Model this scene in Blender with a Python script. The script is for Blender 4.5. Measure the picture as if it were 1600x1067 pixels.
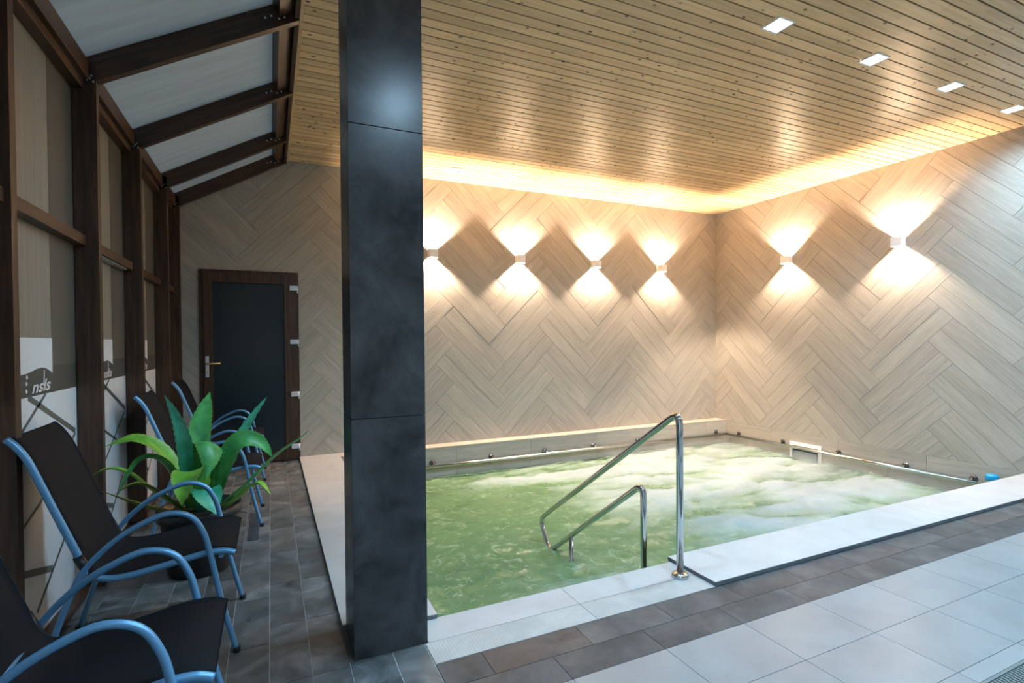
import bpy, bmesh, math, random
from mathutils import Vector, Matrix, noise

for o in list(bpy.data.objects):
    bpy.data.objects.remove(o)
S = bpy.context.scene
C = S.collection
R = random.Random(7)

# ------------------------------------------------------------------ camera
CAM_R = ((0.90772, -0.41950, -0.00840), (0.01304, 0.00819, 0.99988), (-0.41938, -0.90772, 0.01290))
cd = bpy.data.cameras.new('camera')
cam = bpy.data.objects.new('camera', cd)
C.objects.link(cam)
cd.sensor_width = 36.0
cd.lens = 811.59 * 36 / 1600
cd.shift_x = 2.1 / 1600
cd.shift_y = 9.6 / 1600
cd.clip_start = 0.02
cam.matrix_world = Matrix(((CAM_R[0][0], CAM_R[1][0], CAM_R[2][0], 0.0),
                           (CAM_R[0][1], CAM_R[1][1], CAM_R[2][1], 0.0),
                           (CAM_R[0][2], CAM_R[1][2], CAM_R[2][2], 1.30),
                           (0, 0, 0, 1)))
S.camera = cam

# ------------------------------------------------------------------ world and light levels
W = bpy.data.worlds.new('night')
S.world = W
W.use_nodes = True
bg = W.node_tree.nodes['Background']
bg.inputs[0].default_value = (0.50, 0.60, 0.72, 1)
bg.inputs[1].default_value = 0.85
WALL_LAMP_W = 165.0
WALL_LAMP_COL = (1.0, 0.77, 0.575)
DOWN_W = 125.0
DOWN_COL = (0.46, 0.75, 1.0)
S.cycles.volume_step_rate = 2.5
S.cycles.volume_max_steps = 64
S.view_settings.view_transform = 'Standard'
S.view_settings.look = 'None'
S.view_settings.gamma = 1.0
S.view_settings.use_curve_mapping = False
S.view_settings.exposure = 0.42

# ------------------------------------------------------------------ room measures
XL, XG, XR = -0.825, -0.935, 6.56          # post faces, glazing plane, right wall
YB = 6.26                                  # back wall
ZC = 3.31                                  # flat ceiling
XC = 0.21                                  # left edge of the flat ceiling
YF = -2.2                                  # end of the room behind the camera
ZW = -0.345                                # water level
PX0, PY0, PY1 = 0.69, 2.35, 6.06           # pool edges
POSTS = [0.32, 1.364, 2.512, 3.446, 4.471, 5.521, 6.205]
PT = 0.05

# ------------------------------------------------------------------ materials
def mat(name):
    m = bpy.data.materials.new(name)
    m.use_nodes = True
    nt = m.node_tree
    return m, nt, nt.nodes['Principled BSDF']

def nd(nt, t, **kw):
    n = nt.nodes.new(t)
    for k, v in kw.items():
        if k.startswith('_'):
            n.inputs[int(k[1:])].default_value = v
        else:
            setattr(n, k, v)
    return n

def ramp(nt, fac, stops):
    r = nt.nodes.new('ShaderNodeValToRGB')
    e = r.color_ramp.elements
    while len(e) < len(stops):
        e.new(0.5)
    for i, (p, c) in enumerate(stops):
        e[i].position = p
        e[i].color = (c[0], c[1], c[2], 1)
    nt.links.new(fac, r.inputs[0])
    return r.outputs[0]

def mix(nt, fac, a, b, mode='MIX'):
    n = nt.nodes.new('ShaderNodeMix')
    n.data_type = 'RGBA'
    n.blend_type = mode
    for s, v in ((n.inputs[0], fac), (n.inputs[6], a), (n.inputs[7], b)):
        if hasattr(v, 'is_output'):
            nt.links.new(v, s)
        elif isinstance(v, (int, float)):
            s.default_value = v
        else:
            s.default_value = (v[0], v[1], v[2], 1)
    return n.outputs[2]

def coords(nt, scale, rnd=0.0):
    tc = nt.nodes.new('ShaderNodeTexCoord')
    mp = nt.nodes.new('ShaderNodeMapping')
    mp.inputs['Scale'].default_value = scale
    nt.links.new(tc.outputs['Object'], mp.inputs[0])
    if rnd:
        oi = nt.nodes.new('ShaderNodeObjectInfo')
        mul = nd(nt, 'ShaderNodeMath', operation='MULTIPLY', _1=rnd)
        nt.links.new(oi.outputs['Random'], mul.inputs[0])
        cb = nt.nodes.new('ShaderNodeCombineXYZ')
        nt.links.new(mul.outputs[0], cb.inputs[0])
        nt.links.new(mul.outputs[0], cb.inputs[2])
        nt.links.new(cb.outputs[0], mp.inputs['Location'])
    return mp.outputs[0]

def noise_tex(nt, vec, scale, detail=4, rough=0.55, dist=0.0):
    n = nt.nodes.new('ShaderNodeTexNoise')
    n.inputs['Scale'].default_value = scale
    n.inputs['Detail'].default_value = detail
    n.inputs['Roughness'].default_value = rough
    n.inputs['Distortion'].default_value = dist
    nt.links.new(vec, n.inputs['Vector'])
    return n.outputs['Fac']

def bump(nt, p, h, strength=0.2, dist=0.002):
    b = nt.nodes.new('ShaderNodeBump')
    b.inputs['Strength'].default_value = strength
    b.inputs['Distance'].default_value = dist
    nt.links.new(h, b.inputs['Height'])
    nt.links.new(b.outputs[0], p.inputs['Normal'])

def random_value(nt, lo, hi):
    oi = nt.nodes.new('ShaderNodeObjectInfo')
    mr = nt.nodes.new('ShaderNodeMapRange')
    mr.inputs['To Min'].default_value = lo
    mr.inputs['To Max'].default_value = hi
    nt.links.new(oi.outputs['Random'], mr.inputs[0])
    cb = nt.nodes.new('ShaderNodeCombineColor')
    for i in range(3):
        nt.links.new(mr.outputs[0], cb.inputs[i])
    return cb.outputs[0]

MAT = {}
MIST = 2.6

def plain(name, col, rough=0.5, metal=0.0, spec=0.5):
    m, nt, p = mat(name)
    p.inputs['Base Color'].default_value = (*col, 1)
    p.inputs['Roughness'].default_value = rough
    p.inputs['Metallic'].default_value = metal
    p.inputs['Specular IOR Level'].default_value = spec
    v = coords(nt, (1, 1, 1))
    n = noise_tex(nt, v, 35, 3)
    c = mix(nt, n, tuple(x * 0.93 for x in col), tuple(min(1, x * 1.06) for x in col))
    nt.links.new(c, p.inputs['Base Color'])
    MAT[name] = m
    return m

def wood_tile(name, dark, light, rough=0.5):
    m, nt, p = mat(name)
    v = coords(nt, (1.3, 26, 26), 40)
    g = noise_tex(nt, v, 2.0, 6, 0.62, 0.6)
    v2 = coords(nt, (0.8, 5, 5), 17)
    g2 = noise_tex(nt, v2, 1.6, 3, 0.5, 0.8)
    c = ramp(nt, g, ((0.32, dark), (0.62, light)))
    c2 = mix(nt, 0.35, c, ramp(nt, g2, ((0.3, dark), (0.7, light))))
    c3 = mix(nt, 1.0, c2, random_value(nt, 0.93, 1.05), 'MULTIPLY')
    nt.links.new(c3, p.inputs['Base Color'])
    p.inputs['Roughness'].default_value = rough
    bump(nt, p, g, 0.35, 0.002)
    MAT[name] = m

wood_tile('oak_tile', (0.325, 0.29, 0.245), (0.47, 0.43, 0.372), 0.5)

# pine boards with knots
m, nt, p = mat('pine')
v = coords(nt, (1.2, 30, 30), 30)
g = noise_tex(nt, v, 1.6, 5, 0.6, 0.8)
c = ramp(nt, g, ((0.28, (0.62, 0.405, 0.225)), (0.55, (0.78, 0.535, 0.305)), (0.75, (0.82, 0.585, 0.355))))
kv = coords(nt, (8, 13, 13), 55)
vo = nt.nodes.new('ShaderNodeTexVoronoi')
vo.inputs['Scale'].default_value = 1.0
vo.inputs['Randomness'].default_value = 1.0
nt.links.new(kv, vo.inputs['Vector'])
k = ramp(nt, vo.outputs['Distance'], ((0.07, (1, 1, 1)), (0.15, (0, 0, 0))))
c = mix(nt, k, c, (0.10, 0.05, 0.02))
c = mix(nt, 1.0, c, random_value(nt, 0.80, 1.10), 'MULTIPLY')
nt.links.new(c, p.inputs['Base Color'])
p.inputs['Roughness'].default_value = 0.23
p.inputs['Specular IOR Level'].default_value = 0.5
bump(nt, p, g, 0.15, 0.001)
MAT['pine'] = m

# dark brown timber, grain along z, x or y
for tname, tsc in (('brown_timber', (18, 18, 1.2)), ('brown_timber_x', (1.2, 18, 18)), ('brown_timber_y', (18, 1.2, 18))):
    m, nt, p = mat(tname)
    v = coords(nt, tsc, 20)
    g = noise_tex(nt, v, 2.2, 5, 0.6, 0.4)
    c = ramp(nt, g, ((0.3, (0.022, 0.010, 0.005)), (0.7, (0.085, 0.038, 0.018))))
    nt.links.new(c, p.inputs['Base Color'])
    p.inputs['Roughness'].default_value = 0.42
    bump(nt, p, g, 0.12, 0.001)
    MAT[tname] = m

# dark slate floor tile
m, nt, p = mat('slate_tile')
v = coords(nt, (1, 1, 1), 23)
g = noise_tex(nt, v, 5, 7, 0.62, 0.7)
g2 = noise_tex(nt, v, 2.2, 3, 0.5, 1.2)
c = ramp(nt, g, ((0.28, (0.042, 0.045, 0.047)), (0.50, (0.118, 0.124, 0.126)), (0.74, (0.26, 0.265, 0.265))))
c = mix(nt, ramp(nt, g2, ((0.5, (0, 0, 0)), (0.7, (1, 1, 1)))), c, (0.098, 0.090, 0.083))
c = mix(nt, 1.0, c, random_value(nt, 0.75, 1.2), 'MULTIPLY')
nt.links.new(c, p.inputs['Base Color'])
rr = ramp(nt, g2, ((0.35, (0.26, 0.26, 0.26)), (0.65, (0.5, 0.5, 0.5))))
nt.links.new(rr, p.inputs['Roughness'])
bump(nt, p, g, 0.35, 0.004)
MAT['slate_tile'] = m

# the same slate, wet along the pool edge
m, nt, p = mat('wet_slate')
v = coords(nt, (1, 1, 1), 23)
g = noise_tex(nt, v, 5, 7, 0.62, 0.7)
g2 = noise_tex(nt, v, 2.2, 3, 0.5, 1.2)
c = ramp(nt, g, ((0.28, (0.026, 0.030, 0.034)), (0.50, (0.062, 0.068, 0.073)), (0.74, (0.105, 0.106, 0.108))))
c = mix(nt, ramp(nt, g2, ((0.5, (0, 0, 0)), (0.7, (1, 1, 1)))), c, (0.055, 0.053, 0.050))
c = mix(nt, 1.0, c, random_value(nt, 0.9, 1.12), 'MULTIPLY')
nt.links.new(c, p.inputs['Base Color'])
rr = ramp(nt, g2, ((0.35, (0.36, 0.36, 0.36)), (0.65, (0.58, 0.58, 0.58))))
nt.links.new(rr, p.inputs['Roughness'])
bump(nt, p, g, 0.35, 0.004)
p.inputs['Specular IOR Level'].default_value = 0.3
MAT['wet_slate'] = m

def stone(name, a, b, rough, sc=4):
    m, nt, p = mat(name)
    v = coords(nt, (1, 1, 1), 11)
    g = noise_tex(nt, v, sc, 6, 0.55, 0.5)
    f = noise_tex(nt, v, 60, 3, 0.6)
    c = ramp(nt, g, ((0.3, a), (0.65, b)))
    c = mix(nt, ramp(nt, f, ((0.63, (0, 0, 0)), (0.72, (0.35, 0.35, 0.35)))), c, tuple(x * 0.62 for x in a))
    c = mix(nt, 1.0, c, random_value(nt, 0.95, 1.03), 'MULTIPLY')
    nt.links.new(c, p.inputs['Base Color'])
    p.inputs['Roughness'].default_value = rough
    bump(nt, p, g, 0.06, 0.002)
    MAT[name] = m

stone('white_tile', (0.205, 0.222, 0.232), (0.25, 0.268, 0.278), 0.32)
stone('white_slab', (0.40, 0.395, 0.39), (0.47, 0.465, 0.46), 0.42)
stone('ribbed_slab', (0.33, 0.325, 0.31), (0.43, 0.42, 0.40), 0.5, 7)
stone('beige_slab', (0.40, 0.345, 0.285), (0.48, 0.42, 0.355), 0.5)
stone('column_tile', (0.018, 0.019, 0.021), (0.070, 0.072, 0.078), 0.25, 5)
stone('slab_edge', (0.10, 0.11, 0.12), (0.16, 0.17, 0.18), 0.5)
_m = MAT['ribbed_slab']
_nt = _m.node_tree
_w = _nt.nodes.new('ShaderNodeTexWave')
_w.bands_direction = 'X'
_w.inputs['Scale'].default_value = 22
_w.inputs['Distortion'].default_value = 2.5
_tc = _nt.nodes.new('ShaderNodeTexCoord')
_nt.links.new(_tc.outputs['Object'], _w.inputs['Vector'])
bump(_nt, _nt.nodes['Principled BSDF'], _w.outputs['Fac'], 0.18, 0.003)
plain('light_grout', (0.50, 0.49, 0.48), 0.8)
plain('dark_grout', (0.11, 0.12, 0.13), 0.8)
plain('wall_grout', (0.33, 0.30, 0.26), 0.8)
plain('black_gap', (0.012, 0.010, 0.008), 0.8)
plain('plaster', (0.45, 0.42, 0.38), 0.8)
plain('white_paint', (0.92, 0.92, 0.92), 0.35)
plain('black_fabric', (0.0048, 0.0062, 0.0088), 0.8, 0.0, 0.2)
plain('black_plastic', (0.013, 0.013, 0.014), 0.4)
plain('chair_metal', (0.14, 0.33, 0.55), 0.34, 0.45)
plain('chrome', (0.64, 0.65, 0.66), 0.08, 1.0)
plain('steel', (0.62, 0.62, 0.60), 0.2, 1.0)
plain('hinge_metal', (0.62, 0.66, 0.72), 0.35, 0.3)
plain('brass', (0.62, 0.44, 0.16), 0.3, 0.9)
plain('zinc_bolt', (0.55, 0.62, 0.66), 0.3, 0.9)
plain('door_glass', (0.014, 0.023, 0.030), 0.22)
plain('blue_cap', (0.005, 0.30, 0.62), 0.35)
plain('grey_plastic', (0.35, 0.37, 0.40), 0.45)
plain('soil', (0.03, 0.02, 0.013), 0.9)
plain('grate_plastic', (0.12, 0.15, 0.15), 0.45)
plain('film_white', (0.70, 0.71, 0.73), 0.4)
plain('film_dark', (0.075, 0.070, 0.062), 0.4)
plain('film_brown', (0.115, 0.102, 0.085), 0.3)
plain('film_reflection', (0.12, 0.12, 0.11), 0.4)
plain('film_letter', (0.65, 0.64, 0.63), 0.4)
plain('chrome_dark_reflection', (0.20, 0.20, 0.21), 0.12, 1.0)  # flange chrome with its dark reflections put into the colour

# twin-wall plastic glazing: fine ribs
def polycarb(name, col, ax, rough, trans):
    m, nt, p = mat(name)
    tc = nt.nodes.new('ShaderNodeTexCoord')
    w = nt.nodes.new('ShaderNodeTexWave')
    w.bands_direction = ax
    w.inputs['Scale'].default_value = 30
    w.inputs['Distortion'].default_value = 0.3
    nt.links.new(tc.outputs['Object'], w.inputs['Vector'])
    v = coords(nt, (1, 14, 0.5) if name == 'wall_glazing' else (0.6, 9, 9), 9)
    n = noise_tex(nt, v, 2.5, 4)
    c = mix(nt, n, tuple(x * 0.72 for x in col), tuple(min(1, x * 1.2) for x in col))
    nt.links.new(c, p.inputs['Base Color'])
    p.inputs['Roughness'].default_value = rough
    bump(nt, p, w.outputs['Fac'], 0.25, 0.002)
    t = nd(nt, 'ShaderNodeBsdfTranslucent')
    nt.links.new(c, t.inputs[0])
    ms = nd(nt, 'ShaderNodeMixShader', _0=trans)
    nt.links.new(p.outputs[0], ms.inputs[1])
    nt.links.new(t.outputs[0], ms.inputs[2])
    nt.links.new(ms.outputs[0], nt.nodes['Material Output'].inputs[0])
    MAT[name] = m

polycarb('roof_glazing', (0.62, 0.65, 0.66), 'Y', 0.4, 0.5)
polycarb('wall_glazing', (0.33, 0.29, 0.235), 'Y', 0.28, 0.15)

# agave leaf
def leafmat(name, a, b, edge):
    m, nt, p = mat(name)
    v = coords(nt, (6, 6, 6), 13)
    n = noise_tex(nt, v, 2.0, 4, 0.55, 0.6)
    c = ramp(nt, n, ((0.3, a), (0.7, b)))
    at = nt.nodes.new('ShaderNodeAttribute')
    at.attribute_name = 'edge'
    c = mix(nt, at.outputs['Fac'], c, edge)
    nt.links.new(c, p.inputs['Base Color'])
    p.inputs['Roughness'].default_value = 0.38
    MAT[name] = m

leafmat('leaf_blue', (0.02, 0.26, 0.15), (0.09, 0.52, 0.34), (0.05, 0.28, 0.12))
leafmat('leaf_green', (0.020, 0.19, 0.05), (0.09, 0.42, 0.11), (0.10, 0.32, 0.06))
leafmat('leaf_lime', (0.085, 0.30, 0.022), (0.22, 0.56, 0.06), (0.30, 0.42, 0.06))
leafmat('leaf_olive', (0.05, 0.11, 0.02), (0.12, 0.20, 0.03), (0.40, 0.30, 0.04))

# foaming green water
m, nt, p = mat('pool_water')
at = nt.nodes.new('ShaderNodeAttribute')
at.attribute_name = 'foam'
tc = nt.nodes.new('ShaderNodeTexCoord')
fl = noise_tex(nt, tc.outputs['Object'], 7.0, 7, 0.68, 1.6)
fl2 = noise_tex(nt, tc.outputs['Object'], 2.0, 5, 0.6, 1.2)
green = ramp(nt, fl2, ((0.3, (0.085, 0.165, 0.062)), (0.7, (0.128, 0.216, 0.094))))
teal = mix(nt, at.outputs['Fac'], green, (0.27, 0.40, 0.29))
fleck = ramp(nt, fl, ((0.54, (0, 0, 0)), (0.70, (0.55, 0.55, 0.55))))
base = mix(nt, fleck, teal, (0.46, 0.54, 0.38))
fm = ramp(nt, at.outputs['Fac'], ((0.12, (0, 0, 0)), (0.9, (0.92, 0.92, 0.92))))
base = mix(nt, fm, base, (0.33, 0.39, 0.41))
nt.links.new(base, p.inputs['Base Color'])
rg = ramp(nt, at.outputs['Fac'], ((0.0, (0.14, 0.14, 0.14)), (0.6, (0.6, 0.6, 0.6))))
nt.links.new(rg, p.inputs['Roughness'])
p.inputs['IOR'].default_value = 1.33
b1 = noise_tex(nt, tc.outputs['Object'], 9.0, 5, 0.6, 0.8)
bump(nt, p, b1, 0.35, 0.02)
MAT['pool_water'] = m

def glow(name, col, s):
    m, nt, p = mat(name)
    p.inputs['Base Color'].default_value = (0.9, 0.9, 0.9, 1)
    p.inputs['Emission Color'].default_value = (*col, 1)
    p.inputs['Emission Strength'].default_value = s
    MAT[name] = m

glow('lamp_glow', (0.85, 0.94, 1.0), 14.0)
glow('led_glow', (1.0, 0.85, 0.65), 12.0)

# ------------------------------------------------------------------ geometry helpers
def link(name, me, material=None, parent=None):
    o = bpy.data.objects.new(name, me)
    C.objects.link(o)
    if material and me is not None and not me.materials:
        me.materials.append(MAT[material])
    if parent:
        o.parent = parent
    return o

def mesh(verts, faces, smooth=False):
    me = bpy.data.meshes.new('m')
    me.from_pydata([tuple(v) for v in verts], [], faces)
    if smooth:
        for f in me.polygons:
            f.use_smooth = True
    me.update()
    return me

BF = [(0, 3, 2, 1), (4, 5, 6, 7), (0, 1, 5, 4), (1, 2, 6, 5), (2, 3, 7, 6), (3, 0, 4, 7)]

def box_mesh(a, b, bevel=0.0):
    (x0, y0, z0), (x1, y1, z1) = a, b
    v = [(x0, y0, z0), (x1, y0, z0), (x1, y1, z0), (x0, y1, z0), (x0, y0, z1), (x1, y0, z1), (x1, y1, z1), (x0, y1, z1)]
    if not bevel:
        return mesh(v, BF)
    bm = bmesh.new()
    vs = [bm.verts.new(q) for q in v]
    for f in BF:
        bm.faces.new([vs[i] for i in f])
    bmesh.ops.bevel(bm, geom=bm.edges[:], offset=bevel, segments=2, affect='EDGES', profile=0.6)
    me = bpy.data.meshes.new('m')
    bm.to_mesh(me)
    bm.free()
    return me

def box(name, a, b, material, parent=None, bevel=0.0):
    """a box whose origin sits at its own centre"""
    c = Vector([(a[i] + b[i]) / 2 for i in range(3)])
    h = Vector([(b[i] - a[i]) / 2 for i in range(3)])
    o = link(name, box_mesh(-h, h, bevel), material, parent)
    o.location = c
    return o

def boxes_mesh(lst):
    v, f = [], []
    for a, b in lst:
        n = len(v)
        (x0, y0, z0), (x1, y1, z1) = a, b
        v += [(x0, y0, z0), (x1, y0, z0), (x1, y1, z0), (x0, y1, z0), (x0, y0, z1), (x1, y0, z1), (x1, y1, z1), (x0, y1, z1)]
        f += [tuple(i + n for i in q) for q in BF]
    return mesh(v, f)

def smooth_path(pts, n=6):
    """Catmull-Rom through the points"""
    P = [Vector(q) for q in pts]
    P = [P[0] * 2 - P[1]] + P + [P[-1] * 2 - P[-2]]
    out = []
    for i in range(1, len(P) - 2):
        p0, p1, p2, p3 = P[i - 1:i + 3]
        for k in range(n):
            t = k / n
            out.append(0.5 * ((2 * p1) + (p2 - p0) * t + (2 * p0 - 5 * p1 + 4 * p2 - p3) * t * t + (3 * p1 - p0 - 3 * p2 + p3) * t ** 3))
    out.append(P[-2])
    return out

def fillet(pts, r, n=6):
    """polyline with rounded corners"""
    P = [Vector(q) for q in pts]
    out = [P[0]]
    for i in range(1, len(P) - 1):
        a, b, c = P[i - 1], P[i], P[i + 1]
        d1 = (a - b)
        d2 = (c - b)
        rr = min(r, d1.length * 0.49, d2.length * 0.49)
        s = b + d1.normalized() * rr
        e = b + d2.normalized() * rr
        for k in range(n + 1):
            t = k / n
            out.append((1 - t) ** 2 * s + 2 * t * (1 - t) * b + t * t * e)
    out.append(P[-1])
    return out

def tube_mesh(path, r, seg=12, caps=True):
    P = [Vector(q) for q in path]
    T = []
    for i in range(len(P)):
        a = P[max(0, i - 1)]
        b = P[min(len(P) - 1, i + 1)]
        T.append((b - a).normalized())
    up = Vector((0, 0, 1)) if abs(T[0].z) < 0.9 else Vector((0, 1, 0))
    nrm = (up - T[0] * up.dot(T[0])).normalized()
    v, f = [], []
    for i, q in enumerate(P):
        nrm = (nrm - T[i] * nrm.dot(T[i])).normalized()
        bi = T[i].cross(nrm)
        rr = r[i] if isinstance(r, (list, tuple)) else r
        for k in range(seg):
            a = 2 * math.pi * k / seg
            v.append(q + (nrm * math.cos(a) + bi * math.sin(a)) * rr)
    for i in range(len(P) - 1):
        for k in range(seg):
            k2 = (k + 1) % seg
            f.append((i * seg + k, i * seg + k2, (i + 1) * seg + k2, (i + 1) * seg + k))
    if caps:
        f.append(tuple(reversed(range(seg))))
        f.append(tuple((len(P) - 1) * seg + k for k in range(seg)))
    me = mesh(v, f)
    for q in me.polygons:
        q.use_smooth = len(q.vertices) == 4
    return me

def lathe_mesh(prof, seg=32, close=True):
    v, f = [], []
    for (r, z) in prof:
        for k in range(seg):
            a = 2 * math.pi * k / seg
            v.append((r * math.cos(a), r * math.sin(a), z))
    n = len(prof)
    for i in range(n - 1):
        for k in range(seg):
            k2 = (k + 1) % seg
            f.append((i * seg + k, i * seg + k2, (i + 1) * seg + k2, (i + 1) * seg + k))
    if close:
        f.append(tuple(reversed(range(seg))))
        f.append(tuple((n - 1) * seg + k for k in range(seg)))
    me = mesh(v, f)
    for q in me.polygons:
        q.use_smooth = len(q.vertices) == 4
    return me

def prism_mesh(poly, z0, z1):
    n = len(poly)
    v = [(x, y, z0) for x, y in poly] + [(x, y, z1) for x, y in poly]
    f = [tuple(reversed(range(n))), tuple(range(n, 2 * n))]
    for i in range(n):
        j = (i + 1) % n
        f.append((i, j, n + j, n + i))
    return mesh(v, f)

def clip(poly, region):
    """Sutherland-Hodgman, convex counter-clockwise region"""
    out = poly
    for i in range(len(region)):
        ax, ay = region[i]
        bx, by = region[(i + 1) % len(region)]
        inp, out = out, []
        if not inp:
            return []
        def side(q):
            return (bx - ax) * (q[1] - ay) - (by - ay) * (q[0] - ax)
        for k in range(len(inp)):
            p0, p1 = inp[k - 1], inp[k]
            s0, s1 = side(p0), side(p1)
            if s0 * s1 < 0:
                t = s0 / (s0 - s1)
                out.append((p0[0] + (p1[0] - p0[0]) * t, p0[1] + (p1[1] - p0[1]) * t))
            if s1 >= 0:
                out.append(p1)
    return out

def area(poly):
    return 0.5 * sum(poly[i - 1][0] * poly[i][1] - poly[i][0] * poly[i - 1][1] for i in range(len(poly)))

def empty(name, loc=(0, 0, 0), rz=0.0):
    o = bpy.data.objects.new(name, None)
    o.empty_display_size = 0.1
    C.objects.link(o)
    o.location = loc
    o.rotation_euler = (0, 0, rz)
    return o

def tag(o, label, cat, group=None, kind=None):
    o['label'] = label
    o['category'] = cat
    if group:
        o['group'] = group
    if kind:
        o['kind'] = kind
    return o

def copy_tree(o, parent=None):
    c = o.copy()
    C.objects.link(c)
    if parent:
        c.parent = parent
    for ch in list(o.children):
        copy_tree(ch, c)
    return c

def light(name, kind, loc, energy, col, parent=None, **kw):
    ld = bpy.data.lights.new(name, kind)
    ld.energy = energy
    ld.color = col
    for k, v in kw.items():
        setattr(ld, k, v)
    o = bpy.data.objects.new(name, ld)
    C.objects.link(o)
    o.location = loc
    if parent:
        o.parent = parent
    return o

# ================================================================== SETTING
# ---- floor: beds of grout whose inner faces are also the pool basin
floor = tag(empty('floor'), 'dark slate and pale ceramic tiled floor around the pool', 'floor', kind='structure')
link('mortar_bed', boxes_mesh([((-1.05, YF, -1.3), (0.585, YB, -0.003)), ((0.585, 2.0, -1.3), (PX0, YB, -0.004)),
                               ((PX0, PY1, -1.3), (XR, YB, -0.004))]), 'light_grout', floor)
link('mortar_bed', boxes_mesh([((0.585, YF, -1.3), (XR, 2.01, -0.003)), ((PX0, 2.01, -1.3), (XR, PY0, -0.004))]), 'dark_grout', floor)
link('basin_bottom', boxes_mesh([((PX0, PY0, -1.4), (XR, PY1, -1.3))]), 'white_tile', floor)

TILE_CACHE = {}
def flat_tile(name, x0, x1, y0, y1, material, parent, top=0.0, th=0.02, gap=0.0025):
    w, d = x1 - x0 - gap, y1 - y0 - gap
    if w < 0.01 or d < 0.01:
        return
    key = (round(w, 4), round(d, 4), material, th)
    if key not in TILE_CACHE:
        TILE_CACHE[key] = box_mesh((-w / 2, -d / 2, -th), (w / 2, d / 2, 0))
    o = link(name, TILE_CACHE[key], material, parent)
    o.location = ((x0 + x1) / 2, (y0 + y1) / 2, top)
    return o

P = 0.1545
# slate strips along the glass wall and in front of the column
xs = [0.134 - P * k for k in range(8)][::-1]
cols = [(-0.93, xs[1])] + [(xs[i], xs[i + 1]) for i in range(1, 7)] + [(0.134, 0.275)]
for ci, (a, b) in enumerate(cols):
    y = 3.065 - 0.455 * 12 + (0.0, 0.17, 0.31)[ci % 3]
    if ci == len(cols) - 1:
        y = 3.065 - 0.455 * 12
    while y < YB:
        flat_tile('slate_tile', a, b, max(y, YF), min(y + 0.455, YB), 'slate_tile', floor, 0.0, 0.02, 0.0035)
        y += 0.455
for (a, b) in ((0.275, 0.447), (0.447, 0.585)):
    for (y0, y1) in ((1.72, 2.178), (1.265, 1.72), (0.81, 1.265), (0.355, 0.81)):
        flat_tile('slate_tile', a, b, y0, y1, 'slate_tile', floor, 0.0, 0.02, 0.005)
flat_tile('slate_tile', 0.2725, 0.296, 2.178, 2.437, 'slate_tile', floor)
# slate strip between the pool edge and the pale tiles: two rows
for ri, (y0, y1) in enumerate(((1.698, 1.855), (1.855, 2.012))):
    x = 1.492 - 0.455 * 2 + (0.0, 0.20)[ri]
    if ri:
        flat_tile('slate_tile', 0.587, x, y0, y1, 'wet_slate', floor)
    while x < XR:
        flat_tile('slate_tile', x, min(x + 0.455, XR), y0, y1, 'wet_slate', floor)
        x += 0.455
# pale tiles
rows = [(1.395, 1.698), (1.09, 1.395), (1.022, 1.09)]
rows2 = [(0.80 - 0.305 * (i + 1), 0.80 - 0.305 * i) for i in range(6)]
for (y0, y1) in rows + rows2:
    x = 1.492 - 0.455 * 2
    while x < XR:
        flat_tile('pale_tile', x, min(x + 0.455, XR), y0, y1, 'white_tile', floor)
        x += 0.455

# ---- pool edge slabs
edge = tag(empty('trim_1'), 'pale stone slabs edging the pool', 'pool edge', kind='structure')
for (x0, x1) in ((0.587, 1.365), (1.365, 2.106)):
    flat_tile('ribbed_slab', x0, x1, 2.013, 2.17, 'ribbed_slab', edge, 0.002, 0.05)
    flat_tile('step_slab', x0 if x0 > 0.6 else 0.603, x1, 2.17, PY0 + 0.004, 'white_slab', edge, 0.002, 0.05)

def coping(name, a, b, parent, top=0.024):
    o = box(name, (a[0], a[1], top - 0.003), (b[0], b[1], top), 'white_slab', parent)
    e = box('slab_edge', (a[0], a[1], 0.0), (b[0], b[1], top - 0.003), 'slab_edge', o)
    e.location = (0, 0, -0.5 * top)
    return o
right_cop = tag(empty('trim_2'), 'raised white coping slab along the near side of the pool', 'pool edge', kind='structure')
for (x0, x1) in ((2.106, 4.33), (4.332, XR - 0.004)):
    coping('coping_slab', (x0, 2.016), (x1, 2.378), right_cop)
left_cop = tag(empty('trim_3'), 'raised cream coping slab running past the dark column', 'pool edge', kind='structure')
for (y0, y1) in ((2.435, 4.3), (4.302, YB - 0.004)):
    coping('coping_slab', (0.277, y0), (0.692, y1), left_cop)
coping('coping_slab', (0.602, 2.345), (0.692, 2.4345), left_cop)
back_cop = tag(empty('trim_4'), 'beige ledge with tiled front along the back wall', 'pool edge', kind='structure')
xx = 0.695
for x1 in (1.02, 2.05, 3.07, 4.09, 5.11, 6.13, XR - 0.003):
    box('ledge_slab', (xx, PY1 - 0.012, 0.004), (x1 - 0.002, YB - 0.004, 0.024), 'beige_slab', back_cop)
    o = link('ledge_tile', box_mesh((-(x1 - xx - 0.003) / 2, -0.006, -0.085), ((x1 - xx - 0.003) / 2, 0.006, 0.085)), 'oak_tile', back_cop)
    o.location = ((xx + x1) / 2, PY1 - 0.006, -0.083)
    o = link('ledge_tile', box_mesh((-(x1 - xx - 0.003) / 2, -0.006, -0.085), ((x1 - xx - 0.003) / 2, 0.006, 0.085)), 'oak_tile', back_cop)
    o.location = ((xx + x1) / 2, PY1 - 0.006, -0.256)
    xx = x1

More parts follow.
